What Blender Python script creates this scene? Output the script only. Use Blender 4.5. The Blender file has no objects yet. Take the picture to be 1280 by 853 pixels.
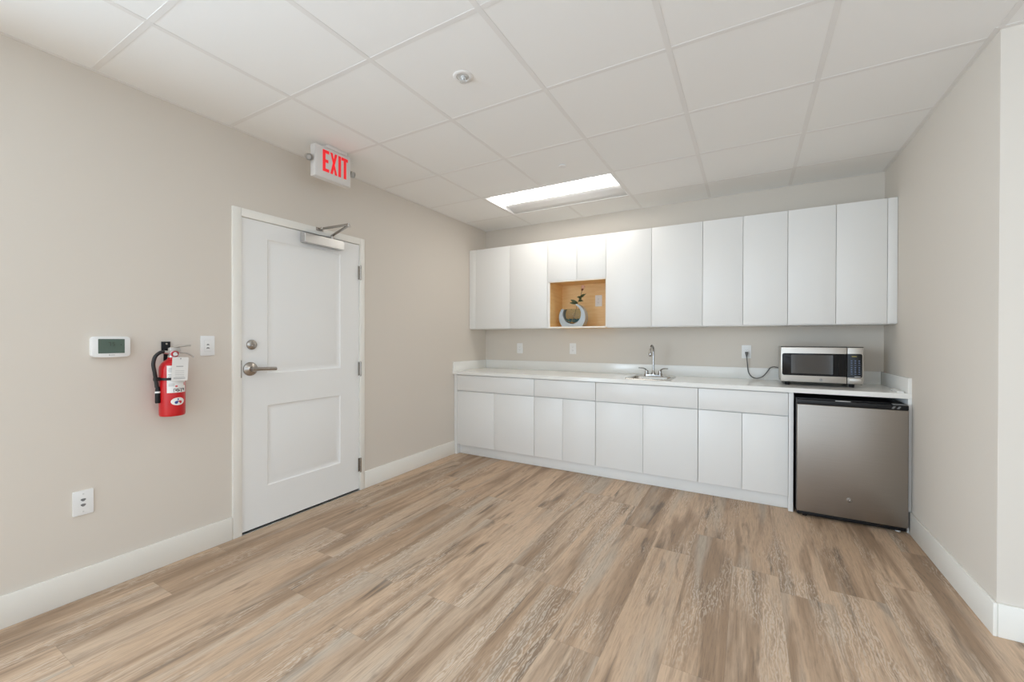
import bpy, bmesh, math, random
from mathutils import Vector, Matrix
random.seed(7)
PI = math.pi
S = bpy.context.scene
COL = S.collection

# ------------------------------------------------------------------ materials
def mat(name, rgb, rough=0.5, metal=0.0, spec=0.5, bump=0.0, bscale=200.0, emit=None, estr=0.0, coat=0.0, var=0.0):
    m = bpy.data.materials.new(name); m.use_nodes = True
    nt = m.node_tree; b = nt.nodes['Principled BSDF']
    b.inputs['Base Color'].default_value = (*rgb, 1)
    b.inputs['Roughness'].default_value = rough
    b.inputs['Metallic'].default_value = metal
    b.inputs['Specular IOR Level'].default_value = spec
    b.inputs['Coat Weight'].default_value = coat
    if emit:
        b.inputs['Emission Color'].default_value = (*emit, 1)
        b.inputs['Emission Strength'].default_value = estr
    tc = nt.nodes.new('ShaderNodeTexCoord')
    if bump:
        n = nt.nodes.new('ShaderNodeTexNoise'); n.inputs['Scale'].default_value = bscale
        n.inputs['Detail'].default_value = 3
        nt.links.new(tc.outputs['Object'], n.inputs['Vector'])
        bp = nt.nodes.new('ShaderNodeBump'); bp.inputs['Strength'].default_value = bump
        bp.inputs['Distance'].default_value = 0.001
        nt.links.new(n.outputs['Fac'], bp.inputs['Height'])
        nt.links.new(bp.outputs['Normal'], b.inputs['Normal'])
    if var:
        n = nt.nodes.new('ShaderNodeTexNoise'); n.inputs['Scale'].default_value = 3.0
        nt.links.new(tc.outputs['Object'], n.inputs['Vector'])
        mx = nt.nodes.new('ShaderNodeMix'); mx.data_type = 'RGBA'
        mx.inputs['A'].default_value = (*[c * (1 - var) for c in rgb], 1)
        mx.inputs['B'].default_value = (*[min(1, c * (1 + var)) for c in rgb], 1)
        nt.links.new(n.outputs['Fac'], mx.inputs['Factor'])
        nt.links.new(mx.outputs['Result'], b.inputs['Base Color'])
    return m

def glass(name, rgb=(1, 1, 1), rough=0.0, ior=1.45):
    m = bpy.data.materials.new(name); m.use_nodes = True
    b = m.node_tree.nodes['Principled BSDF']
    b.inputs['Base Color'].default_value = (*rgb, 1)
    b.inputs['Transmission Weight'].default_value = 1
    b.inputs['Roughness'].default_value = rough
    b.inputs['IOR'].default_value = ior
    return m

def brushed(name, rgb, rough=0.3, axis=2, lo=0.85, hi=1.1):
    """brushed steel: fine streaks stretched along one axis"""
    m = bpy.data.materials.new(name); m.use_nodes = True
    nt = m.node_tree; b = nt.nodes['Principled BSDF']
    b.inputs['Metallic'].default_value = 1
    tc = nt.nodes.new('ShaderNodeTexCoord'); mp = nt.nodes.new('ShaderNodeMapping')
    sc = [900, 900, 900]; sc[axis] = 4
    mp.inputs['Scale'].default_value = sc
    n = nt.nodes.new('ShaderNodeTexNoise'); n.inputs['Scale'].default_value = 1; n.inputs['Detail'].default_value = 2
    nt.links.new(tc.outputs['Object'], mp.inputs['Vector']); nt.links.new(mp.outputs['Vector'], n.inputs['Vector'])
    mx = nt.nodes.new('ShaderNodeMix'); mx.data_type = 'RGBA'
    mx.inputs['A'].default_value = (*[c * lo for c in rgb], 1)
    mx.inputs['B'].default_value = (*[c * hi for c in rgb], 1)
    nt.links.new(n.outputs['Fac'], mx.inputs['Factor'])
    nt.links.new(mx.outputs['Result'], b.inputs['Base Color'])
    mr = nt.nodes.new('ShaderNodeMapRange')
    mr.inputs['To Min'].default_value = rough - 0.05; mr.inputs['To Max'].default_value = rough + 0.08
    nt.links.new(n.outputs['Fac'], mr.inputs['Value']); nt.links.new(mr.outputs['Result'], b.inputs['Roughness'])
    return m

def plank_material():
    m = bpy.data.materials.new('plank_floor'); m.use_nodes = True
    nt = m.node_tree; N = nt.nodes; L = nt.links
    b = N['Principled BSDF']
    def math_(op, a, c=None, clamp=False):
        n = N.new('ShaderNodeMath'); n.operation = op; n.use_clamp = clamp
        for i, v in enumerate((a, c)):
            if v is None: continue
            if isinstance(v, (int, float)): n.inputs[i].default_value = v
            else: L.new(v, n.inputs[i])
        return n.outputs[0]
    def mix(f, a, c, blend='MIX'):
        n = N.new('ShaderNodeMix'); n.data_type = 'RGBA'; n.blend_type = blend
        for k, v in (('Factor', f), ('A', a), ('B', c)):
            if isinstance(v, (int, float)): n.inputs[k].default_value = v
            elif isinstance(v, tuple): n.inputs[k].default_value = v
            else: L.new(v, n.inputs[k])
        return n.outputs['Result']
    def ramp(f, stops, interp='LINEAR'):
        n = N.new('ShaderNodeValToRGB'); n.color_ramp.interpolation = interp
        e = n.color_ramp.elements
        while len(e) < len(stops): e.new(0.5)
        for el, (p, c) in zip(e, stops): el.position = p; el.color = (*c, 1)
        L.new(f, n.inputs['Fac']); return n.outputs['Color']
    def noise(vec, scale, detail=3, rough=0.5, dist=0.0):
        n = N.new('ShaderNodeTexNoise'); n.inputs['Scale'].default_value = scale
        n.inputs['Detail'].default_value = detail; n.inputs['Roughness'].default_value = rough
        n.inputs['Distortion'].default_value = dist
        L.new(vec, n.inputs['Vector']); return n.outputs['Fac']
    geo = N.new('ShaderNodeNewGeometry'); sep = N.new('ShaderNodeSeparateXYZ'); L.new(geo.outputs['Position'], sep.inputs[0])
    W, LEN = 0.2134, 1.22
    u = math_('DIVIDE', math_('ADD', sep.outputs['X'], 20 * W - 1.205 + 6 * W), W)
    row = math_('FLOOR', u); fu = math_('FRACT', u)
    wn = N.new('ShaderNodeTexWhiteNoise'); wn.noise_dimensions = '1D'; L.new(row, wn.inputs['W'])
    v = math_('ADD', math_('DIVIDE', math_('ADD', sep.outputs['Y'], 20.0), LEN), math_('MULTIPLY', wn.outputs['Value'], 7.31))
    colm = math_('FLOOR', v); fv = math_('FRACT', v)
    cmb = N.new('ShaderNodeCombineXYZ'); L.new(row, cmb.inputs[0]); L.new(colm, cmb.inputs[1])
    w2 = N.new('ShaderNodeTexWhiteNoise'); w2.noise_dimensions = '2D'; L.new(cmb.outputs[0], w2.inputs['Vector'])
    sepc = N.new('ShaderNodeSeparateColor'); L.new(w2.outputs['Color'], sepc.inputs[0])
    r1, r2, r3 = sepc.outputs[0], sepc.outputs[1], sepc.outputs[2]
    def vec(sx, sy, off):
        c = N.new('ShaderNodeCombineXYZ')
        L.new(math_('MULTIPLY', sep.outputs['X'], sx), c.inputs[0])
        L.new(math_('MULTIPLY', sep.outputs['Y'], sy), c.inputs[1])
        L.new(math_('MULTIPLY', off, 57.0), c.inputs[2]); return c.outputs[0]
    base = ramp(r1, [(0.0, (0.42, 0.29, 0.192)), (0.35, (0.50, 0.352, 0.238)), (0.7, (0.575, 0.415, 0.29)), (1.0, (0.50, 0.378, 0.275))])
    # broad soft streaks along the plank, darker brown and weathered grey
    st = noise(vec(9, 0.75, r2), 1.0, 3, 0.55, 0.6)
    c1 = mix(ramp(st, [(0.46, (0, 0, 0)), (0.62, (0.85, 0.85, 0.85))]), base, (0.285, 0.19, 0.122, 1))
    ds = noise(vec(15, 1.5, r1), 1.0, 4, 0.6, 0.8)
    c1 = mix(ramp(ds, [(0.575, (0, 0, 0)), (0.70, (0.9, 0.9, 0.9))]), c1, (0.175, 0.128, 0.092, 1))
    gy = noise(vec(7, 0.6, r3), 1.0, 3, 0.5, 0.4)
    c2 = mix(ramp(gy, [(0.52, (0, 0, 0)), (0.68, (0.75, 0.75, 0.75))]), c1, (0.47, 0.40, 0.325, 1))
    # fine grain
    fg = noise(vec(150, 9, r2), 1.0, 4, 0.62, 0.6)
    c3 = mix(0.6, c2, ramp(fg, [(0.3, (0.55, 0.55, 0.55)), (0.5, (0.98, 0.98, 0.98)), (0.72, (1.22, 1.2, 1.18))]), 'MULTIPLY')
    # cathedral grain with whitewashed pores
    wv = N.new('ShaderNodeTexWave'); wv.wave_type = 'BANDS'; wv.bands_direction = 'X'
    wv.inputs['Scale'].default_value = 1.0; wv.inputs['Distortion'].default_value = 16.0
    wv.inputs['Detail'].default_value = 3; wv.inputs['Detail Scale'].default_value = 1.6; wv.inputs['Detail Roughness'].default_value = 0.62
    L.new(vec(22, 4.5, r3), wv.inputs['Vector'])
    zone = ramp(noise(vec(6, 1.3, r1), 1.0, 2, 0.5), [(0.50, (0, 0, 0)), (0.62, (1, 1, 1))])
    pores = math_('MULTIPLY', ramp(wv.outputs['Fac'], [(0.62, (0, 0, 0)), (0.95, (1, 1, 1))]), zone)
    c4 = mix(math_('MULTIPLY', pores, 0.45), c3, (0.66, 0.58, 0.49, 1))
    dk = math_('MULTIPLY', ramp(wv.outputs['Fac'], [(0.05, (1, 1, 1)), (0.3, (0, 0, 0))]), zone)
    c5 = mix(math_('MULTIPLY', dk, 0.32), c4, (0.21, 0.15, 0.10, 1))
    # plank joints
    eu = math_('MULTIPLY', math_('MINIMUM', fu, math_('SUBTRACT', 1.0, fu)), W)
    ev = math_('MULTIPLY', math_('MINIMUM', fv, math_('SUBTRACT', 1.0, fv)), LEN)
    e = math_('MINIMUM', eu, ev)
    j = math_('SUBTRACT', 1.0, math_('DIVIDE', e, 0.0016), True)
    c6 = mix(math_('MULTIPLY', j, 0.28), c5, (0.12, 0.085, 0.06, 1))
    L.new(c6, b.inputs['Base Color'])
    b.inputs['Specular IOR Level'].default_value = 0.35
    rr = N.new('ShaderNodeMapRange'); rr.inputs['To Min'].default_value = 0.42; rr.inputs['To Max'].default_value = 0.6
    L.new(fg, rr.inputs['Value']); L.new(rr.outputs['Result'], b.inputs['Roughness'])
    bp = N.new('ShaderNodeBump'); bp.inputs['Strength'].default_value = 0.25; bp.inputs['Distance'].default_value = 0.001
    L.new(math_('SUBTRACT', fg, j), bp.inputs['Height']); L.new(bp.outputs['Normal'], b.inputs['Normal'])
    return m

def birch_material():
    m = bpy.data.materials.new('birch_ply'); m.use_nodes = True
    nt = m.node_tree; b = nt.nodes['Principled BSDF']
    tc = nt.nodes.new('ShaderNodeTexCoord'); mp = nt.nodes.new('ShaderNodeMapping')
    mp.inputs['Scale'].default_value = (6, 6, 40)
    n = nt.nodes.new('ShaderNodeTexNoise'); n.inputs['Scale'].default_value = 1; n.inputs['Detail'].default_value = 4
    nt.links.new(tc.outputs['Object'], mp.inputs['Vector']); nt.links.new(mp.outputs['Vector'], n.inputs['Vector'])
    r = nt.nodes.new('ShaderNodeValToRGB')
    r.color_ramp.elements[0].position = 0.3; r.color_ramp.elements[0].color = (0.79, 0.53, 0.24, 1)
    r.color_ramp.elements[1].position = 0.7; r.color_ramp.elements[1].color = (0.87, 0.63, 0.315, 1)
    nt.links.new(n.outputs['Fac'], r.inputs['Fac']); nt.links.new(r.outputs['Color'], b.inputs['Base Color'])
    b.inputs['Roughness'].default_value = 0.45
    return m

WALL = mat('greige_paint', (0.67, 0.617, 0.55), 0.75, spec=0.25, bump=0.15, bscale=350)
TRIM = mat('cream_trim_paint', (0.82, 0.80, 0.745), 0.4, spec=0.4)
DOORP = mat('white_door_paint', (0.82, 0.82, 0.805), 0.38, spec=0.4)
TILE = mat('ceiling_tile', (0.87, 0.87, 0.86), 0.9, spec=0.1, bump=0.35, bscale=500)
GRIDM = mat('ceiling_grid_metal', (0.80, 0.79, 0.775), 0.55, spec=0.3)
CAB = mat('white_laminate', (0.80, 0.795, 0.775), 0.35, spec=0.45)
CABIN = mat('white_carcass', (0.74, 0.735, 0.715), 0.5)
EDGE = mat('pale_edge_band', (0.84, 0.80, 0.72), 0.5)
QUARTZ = mat('white_quartz', (0.83, 0.82, 0.785), 0.16, spec=0.5, var=0.015)
BIRCH = birch_material()
FLOOR = plank_material()
NICKEL = mat('satin_nickel', (0.44, 0.41, 0.375), 0.26, 1.0)
CHROME = mat('polished_chrome', (0.42, 0.41, 0.40), 0.14, 1.0)
ALU = mat('silver_painted_metal', (0.62, 0.61, 0.59), 0.32, 0.85)
STEEL = brushed('brushed_steel_door', (0.36, 0.325, 0.29), 0.38, 0)
STEELMW = brushed('brushed_steel_microwave', (0.54, 0.51, 0.47), 0.32, 0)
CLOSER = mat('silver_closer_cover', (0.66, 0.65, 0.635), 0.30, 1.0)
BADGE = mat('dark_badge_metal', (0.24, 0.215, 0.19), 0.45, 1.0)
LAMPL = mat('grey_lamp_lens', (0.45, 0.44, 0.42), 0.3)
SINKM = brushed('brushed_steel_sink', (0.58, 0.56, 0.53), 0.22, 0)
MWBODY = mat('grey_microwave_shell', (0.50, 0.48, 0.45), 0.45, 0.3)
BLACK = mat('black_plastic', (0.009, 0.009, 0.010), 0.4, spec=0.3)
BLACKG = mat('black_gloss', (0.008, 0.008, 0.009), 0.16, spec=0.3)
RUBBER = mat('black_rubber', (0.018, 0.018, 0.018), 0.5)
WINDOWM = mat('smoked_window', (0.035, 0.032, 0.03), 0.08, spec=0.7, coat=0.25)
WHITEP = mat('white_plastic', (0.80, 0.80, 0.79), 0.35)
WHITEP2 = mat('pale_grey_plastic', (0.62, 0.62, 0.61), 0.4)
GREY = mat('mid_grey_plastic', (0.20, 0.20, 0.20), 0.4)
LCD = mat('lcd_green', (0.085, 0.125, 0.10), 0.25)
LCDINK = mat('lcd_ink', (0.018, 0.035, 0.018), 0.4)
RED = mat('red_enamel', (0.55, 0.004, 0.008), 0.28, coat=0.12)
PAPER = mat('label_paper', (0.80, 0.79, 0.77), 0.6)
INK = mat('printing_ink', (0.03, 0.03, 0.035), 0.6)
INKG = mat('faded_ink', (0.38, 0.38, 0.38), 0.6)
BLUE = mat('blue_print', (0.03, 0.06, 0.28), 0.5)
REDP = mat('red_print', (0.60, 0.03, 0.04), 0.5)
ORANGE = mat('orange_print', (0.85, 0.40, 0.03), 0.5)
GREENP = mat('green_print', (0.45, 0.60, 0.25), 0.5)
KEYM = mat('keypad_print', (0.10, 0.14, 0.24), 0.4)
CLOCK = mat('clock_digits', (0.20, 0.16, 0.03), 0.4, emit=(0.8, 0.6, 0.1), estr=0.05)
EXITRED = mat('lit_red_letters', (0.85, 0.01, 0.02), 0.4, emit=(1.0, 0.03, 0.04), estr=0.24)
EXITW = mat('exit_housing', (0.70, 0.675, 0.65), 0.4)
LENS = mat('lit_lens', (0.9, 0.9, 0.9), 0.5, emit=(1.0, 0.955, 0.89), estr=6.5)
REFL = mat('white_reflector', (0.85, 0.85, 0.85), 0.45)
CERAM = mat('blue_grey_ceramic', (0.38, 0.44, 0.48), 0.3, coat=0.3)
def thin_glass(name, tint):
    m = bpy.data.materials.new(name); m.use_nodes = True; nt = m.node_tree; N = nt.nodes
    N.remove(N['Principled BSDF']); out = N['Material Output']
    t = N.new('ShaderNodeBsdfTransparent'); t.inputs['Color'].default_value = (*tint, 1)
    g = N.new('ShaderNodeBsdfGlossy'); g.inputs['Roughness'].default_value = 0.03
    f = N.new('ShaderNodeFresnel'); f.inputs['IOR'].default_value = 1.18
    mx = N.new('ShaderNodeMixShader')
    nt.links.new(f.outputs[0], mx.inputs[0]); nt.links.new(t.outputs[0], mx.inputs[1]); nt.links.new(g.outputs[0], mx.inputs[2]); nt.links.new(mx.outputs[0], out.inputs['Surface'])
    return m
GLASSM = thin_glass('clear_glass', (0.93, 0.96, 0.95))
STONE = mat('teal_pebble', (0.10, 0.22, 0.235), 0.25, spec=0.6)
LEAF = mat('dark_leaf', (0.055, 0.07, 0.022), 0.45)
STEMM = mat('brown_green_stem', (0.12, 0.12, 0.05), 0.6)
PETAL = mat('pale_pink_petal', (0.72, 0.42, 0.32), 0.6)
CALYX = mat('dark_red_calyx', (0.20, 0.06, 0.03), 0.6)
CORD = mat('grey_cord', (0.10, 0.095, 0.09), 0.5)
DARKGAP = mat('dark_seal', (0.02, 0.02, 0.02), 0.7)  # shaded gap under the door, and the black fridge gasket
OUTSIDE = mat('dark_backing', (0.03, 0.03, 0.03), 0.9)

# ------------------------------------------------------------------ mesh helpers
def BM(): return bmesh.new()

def box(bm, x0, x1, y0, y1, z0, z1, bev=0.0, seg=2):
    r = bmesh.ops.create_cube(bm, size=1.0)
    vs = r['verts']
    bmesh.ops.scale(bm, vec=(abs(x1 - x0), abs(y1 - y0), abs(z1 - z0)), verts=vs)
    bmesh.ops.translate(bm, vec=((x0 + x1) / 2, (y0 + y1) / 2, (z0 + z1) / 2), verts=vs)
    if bev > 0:
        es = list({e for v in vs for e in v.link_edges})
        bmesh.ops.bevel(bm, geom=es, offset=bev, segments=seg, affect='EDGES', profile=0.5)
    return bm

def quad(bm, pts):
    return bm.faces.new([bm.verts.new(p) for p in pts])

def basis(axis):
    a = Vector(axis).normalized()
    t = Vector((0, 0, 1)) if abs(a.z) < 0.9 else Vector((1, 0, 0))
    u = t.cross(a).normalized(); v = a.cross(u)
    return a, u, v

def lathe(bm, prof, origin=(0, 0, 0), axis=(0, 0, 1), n=32, cap=True):
    """prof: (radius, height along axis)"""
    a, u, v = basis(axis); o = Vector(origin); rings = []
    for r, h in prof:
        if r < 1e-6:
            rings.append([bm.verts.new(o + a * h)])
        else:
            rings.append([bm.verts.new(o + a * h + (u * math.cos(2 * PI * k / n) + v * math.sin(2 * PI * k / n)) * r) for k in range(n)])
    for A, B in zip(rings, rings[1:]):
        for k in range(n):
            q = [A[k % len(A)], A[(k + 1) % len(A)], B[(k + 1) % len(B)], B[k % len(B)]]
            q = list(dict.fromkeys(q))
            if len(q) >= 3: bm.faces.new(q)
    if cap:
        for R, flip in ((rings[0], True), (rings[-1], False)):
            if len(R) > 2: bm.faces.new(R[::-1] if flip else R)
    return bm

def smooth_path(pts, sub=6):
    P = [Vector(p) for p in pts]; out = []
    for i in range(len(P) - 1):
        p0 = P[max(i - 1, 0)]; p1 = P[i]; p2 = P[i + 1]; p3 = P[min(i + 2, len(P) - 1)]
        for k in range(sub):
            t = k / sub
            out.append(0.5 * ((2 * p1) + (p2 - p0) * t + (2 * p0 - 5 * p1 + 4 * p2 - p3) * t * t + (3 * p1 - p0 - 3 * p2 + p3) * t ** 3))
    out.append(P[-1]); return out

def tube(bm, pts, r, n=12, flat=1.0):
    """swept tube; r a number or a list; flat squashes along the second frame axis"""
    P = [Vector(p) for p in pts]; rings = []
    R = r if isinstance(r, (list, tuple)) else [r] * len(P)
    t0 = (P[1] - P[0]).normalized(); _, u, v = basis(t0)
    for i, p in enumerate(P):
        t = (P[min(i + 1, len(P) - 1)] - P[max(i - 1, 0)]).normalized()
        u = (u - t * u.dot(t)).normalized(); v = t.cross(u)
        rings.append([bm.verts.new(p + (u * math.cos(2 * PI * k / n) + v * (flat * math.sin(2 * PI * k / n))) * R[i]) for k in range(n)])
    for A, B in zip(rings, rings[1:]):
        for k in range(n): bm.faces.new([A[k], A[(k + 1) % n], B[(k + 1) % n], B[k]])
    bm.faces.new(rings[0][::-1]); bm.faces.new(rings[-1])
    return bm

def prism(bm, poly, f, w0, w1, bev=0.0):
    """poly: 2-D outline; f(u,v,w) -> 3-D; extruded from w0 to w1"""
    A = [bm.verts.new(f(u, v, w0)) for u, v in poly]; B = [bm.verts.new(f(u, v, w1)) for u, v in poly]
    n = len(poly); fs = [bm.faces.new(A[::-1]), bm.faces.new(B)]
    for k in range(n): bm.faces.new([A[k], A[(k + 1) % n], B[(k + 1) % n], B[k]])
    if bev:
        es = [e for e in fs[1].edges]
        bmesh.ops.bevel(bm, geom=es, offset=bev, segments=2, affect='EDGES', profile=0.5)
    return bm

def rrect(u0, u1, v0, v1, r, n=5, corners=(1, 1, 1, 1)):
    """rounded rectangle; corners: bottom-left, bottom-right, top-right, top-left"""
    out = []
    for (cu, cv, a0, on) in ((u0, v0, PI, corners[0]), (u1, v0, 1.5 * PI, corners[1]), (u1, v1, 0, corners[2]), (u0, v1, 0.5 * PI, corners[3])):
        if not on: out.append((cu, cv)); continue
        x = cu + r if cu == u0 else cu - r; y = cv + r if cv == v0 else cv - r
        for k in range(n + 1):
            a = a0 + 0.5 * PI * k / n; out.append((x + r * math.cos(a), y + r * math.sin(a)))
    return out

def cylpatch(bm, R, uc, vc, hu, hv, origin, ellipse=False, n=14, cx=0.0):
    """patch wrapped on a vertical cylinder (axis at origin): uc azimuth (rad, 0 = +x), size in metres"""
    o = Vector(origin)
    def P(a, z): return o + Vector((R * math.cos(a), R * math.sin(a), z))
    if ellipse:
        rings = [[bm.verts.new(P(uc, vc))]]
        for j in range(1, 4):
            rings.append([bm.verts.new(P(uc + hu * j / 3 * math.cos(2 * PI * k / 28) / R, vc + hv * j / 3 * math.sin(2 * PI * k / 28))) for k in range(28)])
        for A, B in zip(rings, rings[1:]):
            for k in range(28):
                q = list(dict.fromkeys([A[k % len(A)], B[k], B[(k + 1) % 28], A[(k + 1) % len(A)]])); bm.faces.new(q)
    else:
        col = [(bm.verts.new(P(uc + (-1 + 2 * k / n) * hu / R, vc - hv)), bm.verts.new(P(uc + (-1 + 2 * k / n) * hu / R, vc + hv))) for k in range(n + 1)]
        for (a, b), (c, d) in zip(col, col[1:]): bm.faces.new([a, c, d, b])
    return bm

def uvw(o, U, V, Wd):
    o, U, V, Wd = Vector(o), Vector(U), Vector(V), Vector(Wd)
    return lambda u, v, w: o + U * u + V * v + Wd * w

# ------------------------------------------------------------------ object helpers
ROOTM = {}
def tag(o, label, cat, group=None, kind=None):
    if label: o['label'] = label
    if cat: o['category'] = cat
    if group: o['group'] = group
    if kind: o['kind'] = kind
    return o

def thing(name, label, cat, loc=(0, 0, 0), rotz=0.0, group=None, kind=None):
    o = bpy.data.objects.new(name, None); COL.objects.link(o)
    o.empty_display_size = 0.05
    o.location = loc; o.rotation_euler = (0, 0, rotz)
    ROOTM[o.name] = (Matrix.Translation(Vector(loc)) @ Matrix.Rotation(rotz, 4, 'Z')).inverted()
    return tag(o, label, cat, group, kind)

def obj(name, bm, m, parent=None, world=True, origin=None, smooth=True, label=None, angle=35):
    """link the bmesh as one mesh object. world=True: the geometry is in world coordinates"""
    M = None
    if parent is not None:
        M = ROOTM[parent.name] if world else Matrix.Identity(4)
    elif origin is not None:
        M = Matrix.Translation(-Vector(origin))
    if M is not None: bmesh.ops.transform(bm, matrix=M, verts=bm.verts)
    bmesh.ops.recalc_face_normals(bm, faces=bm.faces)
    me = bpy.data.meshes.new(name); bm.to_mesh(me); bm.free()
    for p in me.polygons: p.use_smooth = smooth
    if smooth: me.set_sharp_from_angle(angle=math.radians(angle))
    for mm in (m if isinstance(m, (list, tuple)) else [m]): me.materials.append(mm)
    o = bpy.data.objects.new(name, me); COL.objects.link(o)
    if parent is not None:
        o.parent = parent
        ROOTM[o.name] = M if world else Matrix.Identity(4)
    elif origin is not None:
        o.location = origin
        ROOTM[o.name] = Matrix.Translation(-Vector(origin))
    else:
        ROOTM[o.name] = Matrix.Identity(4)
    if label: o['label'] = label
    return o

def struct(name, bm, m, **k):
    o = obj(name, bm, m, **k); o['kind'] = 'structure'; return o

def dup(root, name, loc, rotz, label, group=None):
    r = root.copy(); COL.objects.link(r); r.location = loc; r.rotation_euler = (0, 0, rotz); r['label'] = label
    if group: r['group'] = group
    for ch in list(root.children):
        c = ch.copy(); COL.objects.link(c); c.parent = r
        for g in list(ch.children):
            d = g.copy(); COL.objects.link(d); d.parent = c
    return r

# ------------------------------------------------------------------ room dimensions (metres; left wall x=0, back wall y=0)
H = 2.538; W = 3.680; YR = -1.700; YB = -7.2; XF = 7.6; T = 0.12
GX, GY, G = 1.8467, -2.2539, 0.6096       # one crossing of the ceiling grid, and its pitch

# floor
bm = BM(); quad(bm, [(-T, YB - T, 0), (XF + T, YB - T, 0), (XF + T, T, 0), (-T, T, 0)])
r = bmesh.ops.extrude_face_region(bm, geom=bm.faces[:])
bmesh.ops.translate(bm, vec=(0, 0, -0.08), verts=[v for v in r['geom'] if isinstance(v, bmesh.types.BMVert)])
struct('floor', bm, FLOOR)

# walls
DY0, DY1, DZ = -2.797, -1.884, 2.009       # door opening
bm = BM()
LW0, LW1 = -6.9, -4.75  # opening added out of view, lets light reach the right wall
box(bm, -T, 0, YB, LW0, 0, 2.62); box(bm, -T, 0, LW0, LW1, 0, .30); box(bm, -T, 0, LW0, LW1, 2.40, 2.62); box(bm, -T, 0, LW1, DY0 - 0.02, 0, 2.62); box(bm, -T, 0, DY1 + 0.02, 0, 0, 2.62); box(bm, -T, 0, DY0 - 0.02, DY1 + 0.02, DZ + 0.02, 2.62)
struct('wall_left', bm, WALL)
bm = BM(); box(bm, -T, W + T, 0, T, 0, 2.62); struct('wall_back', bm, WALL)
bm = BM(); prism(bm, [(W, 0), (W, YR + .004), (W + .0012, YR + .0012), (W + .004, YR), (XF, YR), (XF, YR + T), (W + T, YR + T), (W + T, 0)], lambda u, v, w: Vector((u, v, w)), 0, 2.62); struct('wall_right', bm, WALL)
bm = BM(); VY0, VY1 = -6.6, -2.6
box(bm, XF, XF + T, YB, VY0, 0, 2.62); box(bm, XF, XF + T, VY1, YR, 0, 2.62); box(bm, XF, XF + T, VY0, VY1, 0, .30); box(bm, XF, XF + T, VY0, VY1, 2.40, 2.62)
struct('wall_far_right', bm, WALL)
bm = BM()
for y0_, y1_, z0_, z1_ in ((VY0, VY1, .30, .35), (VY0, VY1, 2.35, 2.40), (VY0, VY0 + .05, .35, 2.35), (VY1 - .05, VY1, .35, 2.35), (-4.625, -4.575, .35, 2.35)): box(bm, XF + .03, XF + .09, y0_, y1_, z0_, z1_, .003)
struct('window_3', bm, TRIM)  # frame of a window added out of view to light the left wall
bm = BM()
for y0_, y1_, z0_, z1_ in ((LW0, LW1, .30, .35), (LW0, LW1, 2.35, 2.40), (LW0, LW0 + .05, .35, 2.35), (LW1 - .05, LW1, .35, 2.35), (-5.85, -5.80, .35, 2.35)): box(bm, -.09, -.03, y0_, y1_, z0_, z1_, .003)
struct('window_4', bm, TRIM)  # frame of the unseen left opening, added for side light
# rear wall (behind the camera) with two window openings
WZ0, WZ1 = 0.12, 2.42
WX = [(0.6, 3.6), (4.2, 7.2)]
bm = BM()
box(bm, -T, XF + T, YB - T, YB, 0, WZ0); box(bm, -T, XF + T, YB - T, YB, WZ1, 2.62)
for a, c in ((-T, WX[0][0]), (WX[0][1], WX[1][0]), (WX[1][1], XF + T)): box(bm, a, c, YB - T, YB, WZ0, WZ1)
struct('wall_rear', bm, WALL)
for i, (a, c) in enumerate(WX):
    bm = BM()
    for x0, x1, z0, z1 in ((a, c, WZ0, WZ0 + .05), (a, c, WZ1 - .05, WZ1), (a, a + .05, WZ0 + .05, WZ1 - .05), (c - .05, c, WZ0 + .05, WZ1 - .05), ((a + c) / 2 - .025, (a + c) / 2 + .025, WZ0 + .05, WZ1 - .05)):
        box(bm, x0, x1, YB - .09, YB - .03, z0, z1, .003)
    struct('window_%d' % (i + 1), bm, TRIM)

# ceiling: lay-in tiles with openings for the light fixtures, on an exposed grid
FIX = [(-2, 2), (0, -3), (3, -7)]         # grid cells (i, j) where a 2 x 1 cell fixture starts; all but the first added unseen for brightness
skip = {(i + k, j) for i, j in FIX for k in (0, 1)}
bm = BM()
i0, i1 = -4, int((XF - GX) / G) + 1; j0, j1 = int((YB - GY) / G) - 1, 3
for i in range(i0, i1 + 1):
    for j in range(j0, j1 + 1):
        if (i, j) in skip: continue
        x0, x1 = max(GX + i * G, -.05), min(GX + (i + 1) * G, XF + .05)
        y0, y1 = max(GY + j * G, YB - .05), min(GY + (j + 1) * G, .05)
        if x1 <= x0 or y1 <= y0: continue
        box(bm, x0 + .002, x1 - .002, y0 + .002, y1 - .002, H + .0014, H + .018)
box(bm, -T, XF + T, YB - T, T, 2.62, 2.66)
struct('ceiling', bm, TILE)
bm = BM(); tw = .012
for i in range(i0, i1 + 1):
    x = GX + i * G
    if not (0.03 < x < XF - .03): continue
    yend = -0.001 if x < W - .02 else YR
    ys = YB
    segs = []
    # leave the grid line out where it would cross a fixture
    cuts = sorted([(GY + j * G + tw, GY + (j + 1) * G - tw) for a, j in FIX if a + 1 == i])
    for a, c in cuts: segs.append((ys, a)); ys = c
    segs.append((ys, yend))
    for a, c in segs: box(bm, x - tw, x + tw, a, c, H, H + .0013, .0003, 1)
for j in range(j0, j1 + 1):
    y = GY + j * G
    if not (YB + .03 < y < -.03): continue
    for i in range(i0 - 1, i1 + 1):
        x0, x1 = max(GX + i * G + tw, 0), min(GX + (i + 1) * G - tw, XF if y < YR else W)
        if x1 > x0 + .01: box(bm, x0, x1, y - tw, y + tw, H + .0001, H + .0013, .0003, 1)
wa = .022                                                     # wall angle
box(bm, 0, wa, YB, 0, H - .0004, H + .0012); box(bm, wa, W, -wa, 0, H - .0004, H + .0012)
box(bm, W - wa, W, YR, -wa, H - .0004, H + .0012); box(bm, W - wa, XF, YR - wa, YR, H - .0004, H + .0012)
struct('trim_1', bm, GRIDM)

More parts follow.
